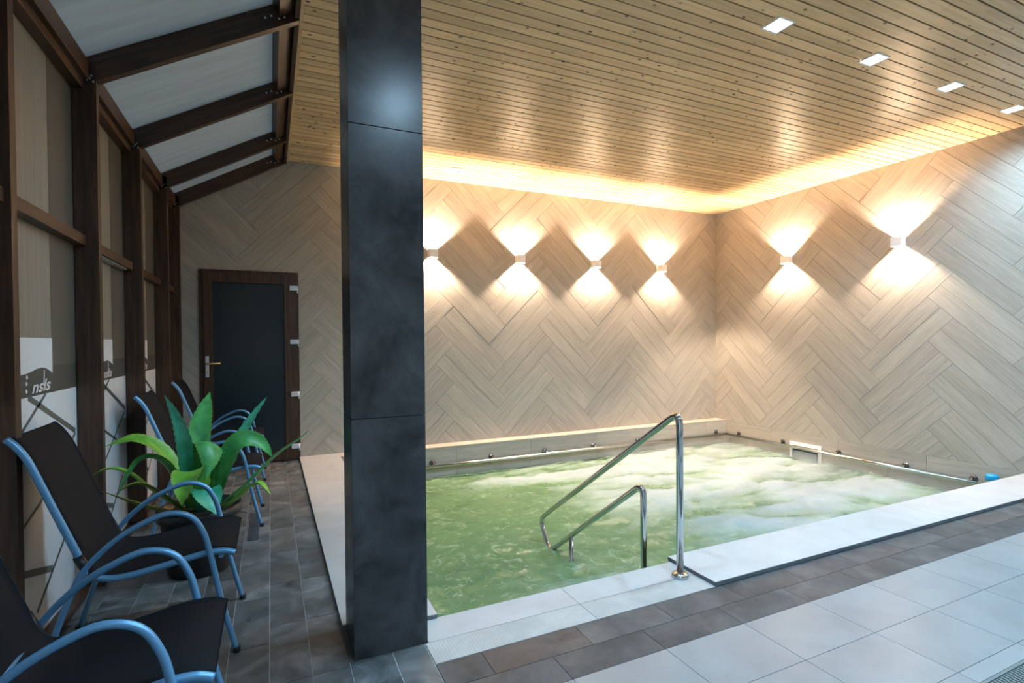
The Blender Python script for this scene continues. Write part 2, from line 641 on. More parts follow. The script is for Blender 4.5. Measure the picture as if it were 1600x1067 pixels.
# ---- herringbone walls
HL, HW = 1.023, 0.1705
def herringbone(root, to_world, region, u0, v0, umin, umax, vmin, vmax):
    """planks laid double herringbone at 45 degrees; (u, v) on the wall, clipped to its outline"""
    W2 = 2 * HW
    s = math.sqrt(0.5)
    n = 0
    for i in range(-9, 10):
        for j in range(-20, 21):
            ba = HL * i + W2 * j
            bb = -HL * i + W2 * j
            for (a0, b0, la, lb) in ((0, 0, HL, HW), (0, HW, HL, HW), (HL, W2 - HL, HW, HL), (HL + HW, W2 - HL, HW, HL)):
                a, b = ba + a0, bb + b0
                ca, cb = a + la / 2, b + lb / 2
                cu, cv = u0 + (ca - cb) * s, v0 + (ca + cb) * s
                if cu < umin - 1 or cu > umax + 1 or cv < vmin - 1 or cv > vmax + 1:
                    continue
                ang = math.pi / 4 if la > lb else math.pi * 3 / 4
                L2, w2 = HL / 2 - 0.0013, HW / 2 - 0.0013
                ca_, sa_ = math.cos(ang), math.sin(ang)
                rect = [(-L2, -w2), (L2, -w2), (L2, w2), (-L2, w2)]
                uv = [(cu + x * ca_ - y * sa_, cv + x * sa_ + y * ca_) for x, y in rect]
                q = clip(uv, region)
                if len(q) < 3 or abs(area(q)) < 0.0004:
                    continue
                loc = [((x - cu) * ca_ + (y - cv) * sa_, -(x - cu) * sa_ + (y - cv) * ca_) for x, y in q]
                me = prism_mesh(loc, 0.0, 0.006 + R.random() * 0.0022)
                o = link('plank_tile', me, 'oak_tile', root)
                o.matrix_world = to_world @ Matrix.Translation((cu, cv, 0)) @ Matrix.Rotation(ang, 4, 'Z')
                n += 1
    return n

wb = tag(empty('wall_back'), 'back wall clad in oak-look herringbone planks', 'wall', kind='structure')
link('backing', boxes_mesh([((-1.05, YB + 0.0, -1.3), (XR + 0.1, YB + 0.1, 3.6))]), 'wall_grout', wb)
TWB = Matrix(((1, 0, 0, 0), (0, 0, -1, YB), (0, 1, 0, 0), (0, 0, 0, 1)))
slope = (3.29 - 2.70) / (XC - XL)
reg = [(XG, 0.0), (XR, 0.0), (XR, ZC + 0.02), (XC, ZC + 0.02), (XG, 2.70 + 0.16 - slope * 0.11)]
herringbone(wb, TWB, reg, 1.375, 0.5395, XG, XR, 0.0, ZC)

wr = tag(empty('wall_right'), 'right wall clad in oak-look herringbone planks', 'wall', kind='structure')
link('backing', boxes_mesh([((XR, YF, -1.3), (XR + 0.1, YB + 0.1, 3.6))]), 'wall_grout', wr)
TWR = Matrix(((0, 0, -1, XR), (-1, 0, 0, 0), (0, 1, 0, 0), (0, 0, 0, 1)))
reg = [(-YB, 0.0), (-0.6, 0.0), (-0.6, ZC + 0.02), (-YB, ZC + 0.02)]
herringbone(wr, TWR, reg, -5.192, 0.30, -YB, -0.6, 0.0, ZC)
for zi in range(3):
    y = 4.251 - 0.983 * 2 + (0, 0.4, 0.1)[zi]
    while y < YB:
        y1 = min(y + 0.983, YB)
        o = link('plank_tile', box_mesh((-(y1 - y - 0.003) / 2, -0.0837, 0), ((y1 - y - 0.003) / 2, 0.0837, 0.007)), 'oak_tile', wr)
        o.matrix_world = TWR @ Matrix.Translation((-(y + y1) / 2, -0.085 - 0.170 * zi, 0))
        y = y1

tag(link('wall_rear', box_mesh((-1.05, YF - 0.1, -0.2), (XR + 0.1, YF, 3.6)), 'plaster'),
    'plain plastered end wall of the pool room', 'wall', kind='structure')

# ---- flat ceiling of pine boards
ceil = tag(empty('ceiling'), 'flat ceiling of varnished knotty pine boards with dark gaps', 'ceiling', kind='structure')
link('backing', boxes_mesh([((XC, YF, ZC + 0.012), (XR + 0.1, YB + 0.1, ZC + 0.1))]), 'black_gap', ceil)
PITCH, BW = 0.0885, 0.0775
y = YB - 0.004
BC = {}
while y > YF:
    x = XC
    cuts = [XC + 0.35 + R.random() * 1.7]
    while cuts[-1] < XR - 0.9:
        cuts.append(cuts[-1] + 2.2 + R.random() * 1.6)
    cuts[-1] = XR
    for x1 in cuts:
        ln = x1 - x - 0.0015
        o = link('ceiling_board', box_mesh((-ln / 2, -BW / 2, 0), (ln / 2, BW / 2, 0.014)), 'pine', ceil)
        o.location = ((x + x1) / 2, y - BW / 2, ZC + R.random() * 0.0012)
        x = x1
    y -= PITCH
box('edge_batten', (XC - 0.022, YF, ZC - 0.012), (XC - 0.001, YB - 0.009, ZC + 0.05), 'pine', ceil)

# ---- glazed lean-to: posts, rafters, rails, panels
wl = tag(empty('wall_left'), 'glazed wall of dark brown timber posts and plastic panels', 'wall', kind='structure')
ev = 2.70                                    # inner eaves height under the rafters
for i, py in enumerate(POSTS):
    xi = XL - 0.035 if i == 2 else XL
    pst = box('post', (XG + 0.004, py, 0.0), (xi, py + PT, ev + 0.10), 'brown_timber', wl, 0.002)
    if 2 <= i:
        for (dx, dz) in ((0.0, 0.0), (-0.028, 0.006), (-0.008, 0.03), (-0.036, 0.034), (-0.017, 0.016)):
            b = link('bolt', lathe_mesh([(0.0055, 0.0), (0.0055, 0.003), (0.003, 0.005)], 10), 'zinc_bolt', pst)
            b.rotation_euler = (math.pi / 2, 0, 0)
            b.location = (xi - 0.012 + dx - (XG + 0.004 + xi) / 2, -PT / 2, ev - 0.005 + dz - (ev + 0.10) / 2)
TR = 1.85
for i in range(len(POSTS) - 1):
    y0, y1 = POSTS[i] + PT, POSTS[i + 1]
    box('panel', (XG - 0.016, y0 - 0.02, 0.0), (XG, y1 + 0.02, ev + 0.10), 'wall_glazing', wl)
    box('transom', (XG + 0.001, y0, TR - 0.028), (XG + 0.055, y1, TR + 0.028), 'brown_timber_y', wl, 0.002)
    box('eaves_beam', (XG + 0.001, y0, ev + 0.0), (XL - 0.03, y1, ev + 0.10), 'brown_timber_y', wl, 0.002)
    box('eaves_rail', (XG + 0.001, y0, ev - 0.05), (XL - 0.055, y1, ev + 0.0), 'brown_timber_y', wl, 0.002)
    box('sill', (XG + 0.001, y0, 0.0), (XL - 0.05, y1, 0.03), 'brown_timber_y', wl, 0.002)

# printed film, dark strips and painted reflection lines on the panels
def film(name, poly, yp, x, material, parent):
    """poly in (distance from the far post, height)"""
    me = mesh([(x, yp - d, z) for d, z in poly] + [(x - 0.0006, yp - d, z) for d, z in poly],
              [tuple(range(len(poly))), tuple(reversed(range(len(poly), 2 * len(poly))))] +
              [(i, len(poly) + i, len(poly) + (i + 1) % len(poly), (i + 1) % len(poly)) for i in range(len(poly))])
    return link(name, me, material, parent)

def strip(a, b, w):
    d = Vector((b[0] - a[0], b[1] - a[1])).normalized()
    n = Vector((-d.y, d.x)) * (w / 2)
    return [(a[0] - n.x, a[1] - n.y), (b[0] - n.x, b[1] - n.y), (b[0] + n.x, b[1] + n.y), (a[0] + n.x, a[1] + n.y)]

tcv = bpy.data.curves.new('t', 'FONT')
tcv.body = 'nsls'
tcv.size = 0.072
tcv.shear = 0.35
tcv.offset = 0.0018
tob = bpy.data.objects.new('t', tcv)
C.objects.link(tob)
bpy.context.view_layer.update()
tme = bpy.data.meshes.new_from_object(tob.evaluated_get(bpy.context.evaluated_depsgraph_get()))
bpy.data.objects.remove(tob)

for i in range(1, len(POSTS) - 1):
    yp = POSTS[i + 1]
    span = yp - POSTS[i] - PT
    root = film('film_sheet', [(0.0, 0.032), (0.0, 1.078), (span, 1.078), (span, 0.032)], yp, XG + 0.0012, 'film_white', wl)
    film('dark_band', [(0.0, 1.078), (0.0, 1.205), (span, 1.205), (span, 1.078)], yp, XG + 0.0012, 'film_dark', root)
    film('dark_strip', [(0.0, 1.2055), (0.0, TR - 0.03), (0.325 if span > 0.7 else 0.2, TR - 0.03), (0.325 if span > 0.7 else 0.2, 1.2055)], yp, XG + 0.0012, 'film_brown', root)  # plain dark brown strip down the side by the far post
    film('dark_strip', [(0.0, TR + 0.03), (0.0, ev - 0.05), (0.325 if span > 0.7 else 0.2, ev - 0.05), (0.325 if span > 0.7 else 0.2, TR + 0.03)], yp, XG + 0.0012, 'film_brown', root)
    if span > 0.7:
        top = [(0.325, 1.331)]
        wave = [(0.325, 1.168), (0.36, 1.181), (0.40, 1.193), (0.447, 1.199), (0.50, 1.196), (0.56, 1.186), (0.62, 1.178), (0.69, 1.175), (0.78, 1.175), (0.88, 1.176)]
        film('white_field', wave + [(0.88, 1.331), (0.325, 1.331)], yp, XG + 0.0024, 'film_white', root)
        t = link('lettering', tme, 'film_letter', root)
        t.matrix_world = Matrix(((0, 0, 1, XG + 0.0034), (1.75, 0, 0, yp - 0.568), (0.08, 1, 0, 1.092), (0, 0, 0, 1)))
        film('lettering_stroke', strip((0.424, 1.185), (0.432, 1.115), 0.011), yp, XG + 0.0030, 'film_letter', root)
        for (d, z) in ((0.61, 1.163), (0.615, 1.136), (0.617, 1.104), (0.68, 1.112)):
            film('lettering_dot', [(d + 0.010 * math.cos(a * 0.785), z + 0.009 * math.sin(a * 0.785)) for a in range(8)], yp, XG + 0.0030, 'film_letter', root)
        for a, b, w in (((0.60, 1.078), (0.03, 0.85), 0.026), ((0.41, 1.078), (0.80, 0.87), 0.016), ((0.50, 0.60), (0.86, 0.49), 0.016),
                        ((0.03, 0.84), (0.50, 0.60), 0.016), ((0.86, 0.41), (0.37, 0.262), 0.03), ((0.13, 0.40), (0.55, 0.14), 0.018),
                        ((0.80, 0.87), (0.13, 0.62), 0.016)):
            film('reflection_stripe', strip(a, b, w), yp, XG + 0.0026, 'film_reflection', root)  # reflection of a lattice painted on as dark stripes

# sloping roof: rafters with plastic sheets on top
rf = tag(empty('ceiling_sloped'), 'sloping lean-to roof of brown rafters and white plastic sheets', 'roof', kind='structure')
sl = Vector((XC - 0.022 - XL, 0, 3.275 - ev)).normalized()
nr = Vector((-sl.z, 0, sl.x))
LEN = (XC - 0.024 - XL) / sl.x
ang = math.atan2(sl.z, sl.x)
RH = 0.125
for i, py in enumerate(POSTS):
    y1 = py + PT if i < len(POSTS) - 1 else YB - 0.009
    me = box_mesh((-0.10, 0, 0), (LEN, y1 - py, RH), 0.002)
    o = link('rafter', me, 'brown_timber_x', rf)
    o.location = (XL, py, ev)
    o.rotation_euler = (0, -ang, 0)
    if i >= 2:
        for (dx, dz) in ((-0.13, 0.045), (-0.165, 0.045), (-0.10, 0.02), (-0.068, 0.02)):
            b = link('bolt', lathe_mesh([(0.0065, 0.0), (0.0065, 0.003), (0.0035, 0.006)], 10), 'zinc_bolt', o)
            b.rotation_euler = (math.pi / 2, 0, 0)
            b.location = (LEN + dx * 1.1, 0.0, dz + 0.02)
for i in range(len(POSTS) - 1):
    y0, y1 = POSTS[i], POSTS[i + 1]
    o = link('roof_sheet', box_mesh((-0.12, y0, RH + 0.001), (LEN, y1 + 0.0, RH + 0.017)), 'roof_glazing', rf)
    o.location = (XL, 0, ev)
    o.rotation_euler = (0, -ang, 0)
    o = link('ridge_beam', box_mesh((LEN - 0.10, y0 + PT, 0.05), (LEN, y1, RH)), 'brown_timber_y', rf)
    o.location = (XL, 0, ev)
    o.rotation_euler = (0, -ang, 0)
    
box('cable_duct', (XG + 0.012, POSTS[3] + PT + 0.08, TR - 0.042), (XG + 0.045, POSTS[4] - 0.12, TR - 0.0285), 'zinc_bolt', wl, 0.002)
flat_tile('dark_floor_strip', -0.158, -0.090, 3.80, 4.42, 'column_tile', floor, 0.0012, 0.01)  # thin darker strip laid over the slate
box('ridge_plate', (XC - 0.05, YF, ZC - 0.03), (XC - 0.0225, YB - 0.009, 3.62), 'brown_timber', rf)
box('ridge_plate', (XC - 0.0224, YF, ZC + 0.051), (XC - 0.001, YB - 0.009, 3.62), 'brown_timber', rf)
# ---- dark tiled column
col = tag(empty('wall_column'), 'square column clad in large dark grey tiles', 'column', kind='structure')
cx0, cx1, cy0, cy1 = 0.293, 0.599, 2.175, 2.432
box('core', (cx0 + 0.01, cy0 + 0.01, 0.0), (cx1 - 0.01, cy1 - 0.01, ZC + 0.01), 'dark_grout', col)
for (z0, z1) in ((0.0, 0.985), (0.9875, 2.184), (2.1865, ZC)):
    box('column_tile', (cx0, cy0, z0), (cx1, cy0 + 0.0095, z1), 'column_tile', col, 0.001)
    box('column_tile', (cx0, cy1 - 0.0095, z0), (cx1, cy1, z1), 'column_tile', col, 0.001)
    box('column_tile', (cx0, cy0 + 0.0105, z0), (cx0 + 0.0095, cy1 - 0.0105, z1), 'column_tile', col, 0.001)
    box('column_tile', (cx1 - 0.0095, cy0 + 0.0105, z0), (cx1, cy1 - 0.0105, z1), 'column_tile', col, 0.001)

# ---- door in the back wall
dr = tag(empty('door_1', (-0.19, YB - 0.009, 0)), 'brown framed door with dark glass and lever handle', 'door', kind='structure')
dw, dh = 0.478, 2.075
def dbox(name, a, b, m_, parent=dr, bv=0.002):
    return box(name, a, b, m_, parent, bv)
dbox('door_frame', (-dw, -0.022, 0.0), (-dw + 0.035, 0, dh), 'brown_timber')
dbox('door_frame', (dw - 0.022, -0.022, 0.0), (dw, 0, dh), 'brown_timber')
dbox('door_frame', (-dw + 0.036, -0.022, dh - 0.03), (dw - 0.023, 0, dh), 'brown_timber')
lx0, lx1, lz0, lz1 = -dw + 0.037, dw - 0.024, 0.012, dh - 0.032
dbox('door_stile', (lx0, -0.045, lz0), (lx0 + 0.085, -0.003, lz1), 'brown_timber')
dbox('door_stile', (lx1 - 0.125, -0.045, lz0), (lx1, -0.003, lz1), 'brown_timber')
dbox('door_rail', (lx0 + 0.086, -0.045, lz1 - 0.105), (lx1 - 0.126, -0.003, lz1), 'brown_timber')
dbox('door_rail', (lx0 + 0.086, -0.045, lz0), (lx1 - 0.126, -0.003, lz0 + 0.10), 'brown_timber')
dbox('pane', (lx0 + 0.086, -0.024, lz0 + 0.1005), (lx1 - 0.126, -0.016, lz1 - 0.1055), 'door_glass', dr, 0)
hp = dbox('handle_plate', (-0.425, -0.056, 0.95), (-0.392, -0.0455, 1.17), 'hinge_metal', dr, 0.004)
lv = link('lever', tube_mesh(fillet([(0, -0.005, 0.03), (0, -0.045, 0.03), (0.125, -0.048, 0.032)], 0.012), 0.0085), 'brass', hp)
kh = link('keyhole', lathe_mesh([(0.009, 0), (0.009, 0.004)], 14), 'brass', hp)
kh.rotation_euler = (math.pi / 2, 0, 0)
kh.location = (0, -0.005, -0.06)
for hz in (1.90, 1.31, 0.735, 0.158):
    h = box('hinge', (0.385, -0.066, hz - 0.026), (0.462, -0.0455, hz + 0.026), 'hinge_metal', dr, 0.006)
    pin = link('hinge_pin', tube_mesh([(0.043, 0.004, -0.055), (0.043, 0.004, 0.026)], 0.008), 'hinge_metal', h)

# ================================================================== THINGS
# ---- pool water
def foam_at(x, y):
    blobs = ((4.6, 4.6, 1.0, 0.8, 1.0), (5.9, 4.5, 0.8, 0.9, 0.95), (4.0, 5.5, 1.3, 0.40, 0.75), (5.3, 5.6, 1.2, 0.35, 0.75),
             (5.6, 3.5, 1.2, 0.35, 0.55), (3.4, 4.3, 0.5, 0.5, 0.5), (2.6, 5.6, 0.8, 0.25, 0.45), (4.0, 3.3, 0.7, 0.3, 0.5), (2.1, 3.0, 0.7, 0.3, 0.25))
    s = 0.0
    for bx, by, rx, ry, a in blobs:
        s += a * math.exp(-((x - bx) / rx) ** 2 - ((y - by) / ry) ** 2)
    s += 0.30 / (1 + math.exp(-(x - 3.0) * 2.5))
    q = Vector((x * 0.9, y * 2.0, 0.3))
    wv = noise.noise_vector(q * 0.8) * 0.8
    n = noise.fractal(q * 1.5 + wv, 0.7, 2.1, 5)
    return max(0.0, min(1.0, min(s, 1.15) * (0.72 + 0.95 * n)))

NX, NY = 236, 150
vs, fs, fo = [], [], []
for j in range(NY + 1):
    for i in range(NX + 1):
        x = PX0 - 0.006 + (XR - PX0 + 0.006) * i / NX
        y = PY0 + (PY1 - 0.012 - PY0) * j / NY
        a = foam_at(x, y)
        n1 = noise.fractal(Vector((x * 2.2, y * 2.6, 1.7)), 0.8, 2.0, 4)
        n2 = noise.fractal(Vector((x * 6, y * 7, 4.2)), 0.8, 2.0, 3)
        vs.append((x, y, ZW + 0.016 * n1 + 0.006 * n2 + 0.045 * a))
        fo.append(a)
for j in range(NY):
    for i in range(NX):
        k = j * (NX + 1) + i
        fs.append((k, k + 1, k + NX + 2, k + NX + 1))
wm = mesh(vs, fs, True)
at = wm.attributes.new('foam', 'FLOAT', 'POINT')
at.data.foreach_set('value', fo)
water = tag(link('pool_water', wm, 'pool_water'), 'green bubbling pool water with white foam', 'water', kind='stuff')

# ---- drifting mist over the jets
m, nt, p = mat('pool_mist')
nt.nodes.remove(p)
tc = nt.nodes.new('ShaderNodeTexCoord')
mp = nt.nodes.new('ShaderNodeMapping')
mp.inputs['Scale'].default_value = (1.0, 1.9, 3.0)
nt.links.new(tc.outputs['Object'], mp.inputs[0])
n = noise_tex(nt, mp.outputs[0], 1.6, 3, 0.5, 1.0)
d1 = ramp(nt, n, ((0.42, (0, 0, 0)), (0.72, (1, 1, 1))))
sx = nt.nodes.new('ShaderNodeSeparateXYZ')
nt.links.new(tc.outputs['Object'], sx.inputs[0])
hz = nd(nt, 'ShaderNodeMapRange')
hz.inputs['From Min'].default_value = 0.16
hz.inputs['From Max'].default_value = 0.0
nt.links.new(sx.outputs['Z'], hz.inputs[0])
hx = nd(nt, 'ShaderNodeMapRange')
hx.inputs['From Min'].default_value = -1.6
hx.inputs['From Max'].default_value = 0.4
nt.links.new(sx.outputs['X'], hx.inputs[0])
def mul(a, b):
    q = nd(nt, 'ShaderNodeMath', operation='MULTIPLY')
    nt.links.new(a, q.inputs[0])
    if hasattr(b, 'is_output'):
        nt.links.new(b, q.inputs[1])
    else:
        q.inputs[1].default_value = b
    return q.outputs[0]
dens = mul(mul(mul(d1, hz.outputs[0]), hx.outputs[0]), MIST)
vs_ = nd(nt, 'ShaderNodeVolumeScatter')
vs_.inputs['Color'].default_value = (0.86, 0.93, 1.0, 1)
nt.links.new(dens, vs_.inputs['Density'])
nt.links.new(vs_.outputs[0], nt.nodes['Material Output'].inputs['Volume'])
MAT['pool_mist'] = m
mist = link('pool_mist', box_mesh((-2.3, -1.75, -0.03), (2.3, 1.75, 0.17)), 'pool_mist')
mist.location = (4.2, 4.25, ZW + 0.02)
tag(mist, 'thin white mist hanging over the bubbling water', 'mist', kind='stuff')

# ---- stainless hand rail at the steps
hr = tag(empty('hand_rail', (2.02, 2.183, 0.002)), 'chrome step hand rail with two sloping bars beside the pool', 'hand rail')
pth = fillet([(0, 0, 0.0), (0, 0.0, 0.905), (0, 1.63, -0.185), (0, 1.475, -0.40), (0, 0.306, 0.435), (0, 0.306, -0.75)], 0.085, 10)
link('rail_tube', tube_mesh(pth, 0.0195, 20), 'chrome', hr)
link('support_leg', tube_mesh([(0, 1.135, -0.14), (0, 1.135, -0.85)], 0.017, 16), 'chrome', hr)
link('floor_flange', lathe_mesh([(0.046, 0.0), (0.046, 0.012), (0.042, 0.019), (0.030, 0.023), (0.022, 0.026)], 32), 'chrome', hr)

# ---- grab rails at the waterline
def grab_rail(name, start, end, off, brackets, label):
    g = tag(empty(name, start), label, 'grab rail', 'grab rails at the waterline')
    e = Vector(end) - Vector(start)
    link('bar', tube_mesh([(0, 0, 0), e * 0.5, e], 0.0195, 14), 'steel', g)
    d = e.normalized()
    for t in brackets:
        c = d * t
        bk = link('bracket', tube_mesh(fillet([c, c + Vector((0, 0, 0.032)), c + Vector(off) + Vector((0, 0, 0.032))], 0.012), 0.009, 10), 'chrome', g)
        fl = link('wall_flange', lathe_mesh([(0.037, 0.0), (0.037, 0.006), (0.030, 0.016), (0.012, 0.022)], 20), 'chrome_dark_reflection', bk)
        w = -Vector(off).normalized()
        fl.matrix_world = Matrix.Translation(c + Vector(off) + Vector((0, 0, 0.030))) @ w.to_track_quat('Z', 'Y').to_matrix().to_4x4()
    return g
RZ = -0.188
grab_rail('grab_rail', (0.80, PY1 - 0.072, RZ), (XR - 0.062, PY1 - 0.072, RZ), (0, 0.058, 0),
          [0.93 + 0.765 * k - 0.80 + 0.05 for k in range(0, 8)][:8], 'steel bar along the back wall below the beige ledge')
grab_rail('grab_rail', (XR - 0.062, PY1 - 0.072, RZ), (XR - 0.062, 2.80, RZ), (0.052, 0, 0),
          [PY1 - 0.072 - q for q in (5.797, 5.035, 4.243, 3.472, 2.84)], 'steel bar along the right wall past the skimmer')

# ---- skimmer
sk = tag(empty('pool_skimmer', (XR - 0.008, 4.699, -0.30)), 'white framed skimmer opening in the right pool wall', 'skimmer')
for a, b in (((-0.014, -0.227, 0.128), (0, 0.227, 0.175)), ((-0.014, -0.227, -0.20), (0, -0.185, 0.127)), ((-0.014, 0.185, -0.20), (0, 0.227, 0.127)), ((-0.014, -0.184, -0.20), (0, 0.184, -0.16))):
    box('frame_bar', a, b, 'white_paint', sk, 0.002)
box('opening', (-0.004, -0.184, -0.159), (0, 0.184, 0.127), 'black_gap', sk)
box('flap', (-0.009, -0.17, -0.10), (-0.005, 0.17, 0.06), 'grey_plastic', sk)

# ---- blue capped pipe stub by the coping
pc = tag(empty('capped_pipe', (XR - 0.09, 2.66, -0.42)), 'short pipe with a bright blue cap beside the right wall', 'pipe')
link('pipe_body', lathe_mesh([(0.040, 0.0), (0.040, 0.30), (0.034, 0.305)], 24), 'grey_plastic', pc)
link('blue_cap', lathe_mesh([(0.046, 0.296), (0.052, 0.305), (0.052, 0.338), (0.046, 0.352), (0.030, 0.358), (0.004, 0.359)], 24), 'blue_cap', pc)

# ---- wall lamps: a cube open above and below, one light up and one down
def make_wall_lamp():
    r = empty('wall_lamp')
    s, t, d = 0.052, 0.006, 0.104
    # local: x along the wall, -y into the room, z up
    box('front_plate', (-s, -d, -s), (s, -d + t, s), 'white_paint', r, 0.001)
    for q in (-1, 1):
        a, b = sorted((q * s, q * (s - t)))
        box('side_plate', (a, -d + t + 0.0005, -s), (b, -0.001, s), 'white_paint', r, 0.001)
    box('lamp_carrier', (-s + t + 0.0005, -d + t + 0.001, -0.005), (s - t - 0.0005, -0.001, 0.005), 'white_paint', r)
    for q in (-1, 1):
        light('wall_lamp_light', 'POINT', (0, -0.062, q * 0.0105), WALL_LAMP_W, WALL_LAMP_COL, r, shadow_soft_size=0.007)
    return r
lamp = make_wall_lamp()
lamp_spots = [((1.821, YB - 0.009, 2.38), 0.0, 'white cube wall lamp on the back wall, nearest the dark column'),
              ((3.017, YB - 0.009, 2.38), 0.0, 'white cube wall lamp on the back wall, second from the column'),
              ((4.216, YB - 0.009, 2.38), 0.0, 'white cube wall lamp on the back wall, third from the column'),
              ((5.403, YB - 0.009, 2.38), 0.0, 'white cube wall lamp on the back wall, nearest the corner'),
              ((XR - 0.009, 4.941, 2.39), -math.pi / 2, 'white cube wall lamp on the right wall, nearer the corner'),
              ((XR - 0.009, 3.528, 2.39), -math.pi / 2, 'white cube wall lamp on the right wall, farther from the corner')]
for i, (loc, rz, lab) in enumerate(lamp_spots):
    o = lamp if i == 0 else copy_tree(lamp)
    o.location = loc
    o.rotation_euler = (0, 0, rz)
    tag(o, lab, 'wall lamp', 'up and down wall lamps')

# ---- square downlights in the ceiling
def make_down():
    r = empty('ceiling_downlight')
    s = 0.072
    for a, b in (((-s, -s, -0.004), (s, -s + 0.014, 0.0)), ((-s, s - 0.014, -0.004), (s, s, 0.0)),
                 ((-s, -s + 0.0145, -0.004), (-s + 0.014, s - 0.0145, 0.0)), ((s - 0.014, -s + 0.0145, -0.004), (s, s - 0.0145, 0.0))):
        box('frame_bar', a, b, 'white_paint', r)
    box('diffuser', (-s + 0.0145, -s + 0.0145, -0.002), (s - 0.0145, s - 0.0145, 0.0), 'lamp_glow', r)
    light('downlight_light', 'SPOT', (0, 0, -0.01), DOWN_W, DOWN_COL, r, spot_size=math.radians(168), spot_blend=0.9, shadow_soft_size=0.045)
    return r
down = make_down()
names = ['first', 'second', 'third', 'fourth', 'fifth', 'sixth']
dspots = [((1.98 + 1.0 * k, 2.32), 'square cool white ceiling downlight, ' + ['nearest the column', 'second from the column', 'third from the column', 'fourth from the column', 'nearest the right wall'][k] + ' in its row') for k in range(5)]
dspots += [((0.98, 2.32), 'added unseen square cool white downlight filling in the left side')]  # out-of-view downlight added to brighten the left side
dspots += [((0.98 + 1.0 * k, 0.0), 'square cool white ceiling downlight behind the camera, ' + ['first', 'second', 'third', 'fourth', 'fifth', 'sixth'][k] + ' from the glazed wall') for k in range(6)]
for i, ((x, y), lab) in enumerate(dspots):
    o = down if i == 0 else copy_tree(down)
    o.location = (x, y, ZC - 0.0005)
    tag(o, lab, 'downlight', 'ceiling downlights over the pool edge' if i < 5 else 'ceiling downlights behind the camera')

# ---- round ceiling vents above the back wall
for (x, y, lab) in ((1.98, 5.85, 'round white ceiling disc near the dark column'), (4.98, 5.80, 'round white ceiling disc near the far corner')):
    v_ = tag(empty('ceiling_speaker', (x, y, ZC - 0.0005)), lab, 'ceiling speaker', 'round ceiling discs')
    o = link('rim', lathe_mesh([(0.115, 0.0), (0.115, -0.006), (0.105, -0.010), (0.095, -0.006), (0.095, 0.0)], 36), 'white_paint', v_)
    link('grille', lathe_mesh([(0.094, 0.0), (0.094, -0.005), (0.03, -0.007)], 36), 'white_paint', v_)
    for q in (-0.018, 0.018):
        b = link('screw', lathe_mesh([(0.012, -0.0055), (0.012, -0.010)], 10), 'grey_plastic', v_)
        b.location = (q, -0.03, 0)

# ---- drain grate at the front
gr = tag(empty('drain_grate', (3.6, 0.911, 0.0)), 'dark woven plastic drain grate set in the pale tiles', 'drain grate')
for a, b in (((-2.95, 0.098, -0.004), (2.95, 0.109, 0.002)), ((-2.95, -0.109, -0.004), (2.95, -0.098, 0.002))):
    box('edge_bar', a, b, 'grate_plastic', gr)
bars = []
k = 0
xx = -2.94
while xx < 2.94:
    for r_ in range(9):
        yy = -0.096 + r_ * 0.0214
        dx = 0.009 if r_ % 2 else 0.0
        bars.append(((xx + dx, yy, -0.003), (xx + dx + 0.0105, yy + 0.020, 0.0005 + 0.001 * (r_ % 2))))
    xx += 0.018
    k += 1
w_ = link('woven_bars', boxes_mesh(bars), 'grate_plastic', gr)
w_['kind'] = 'stuff'

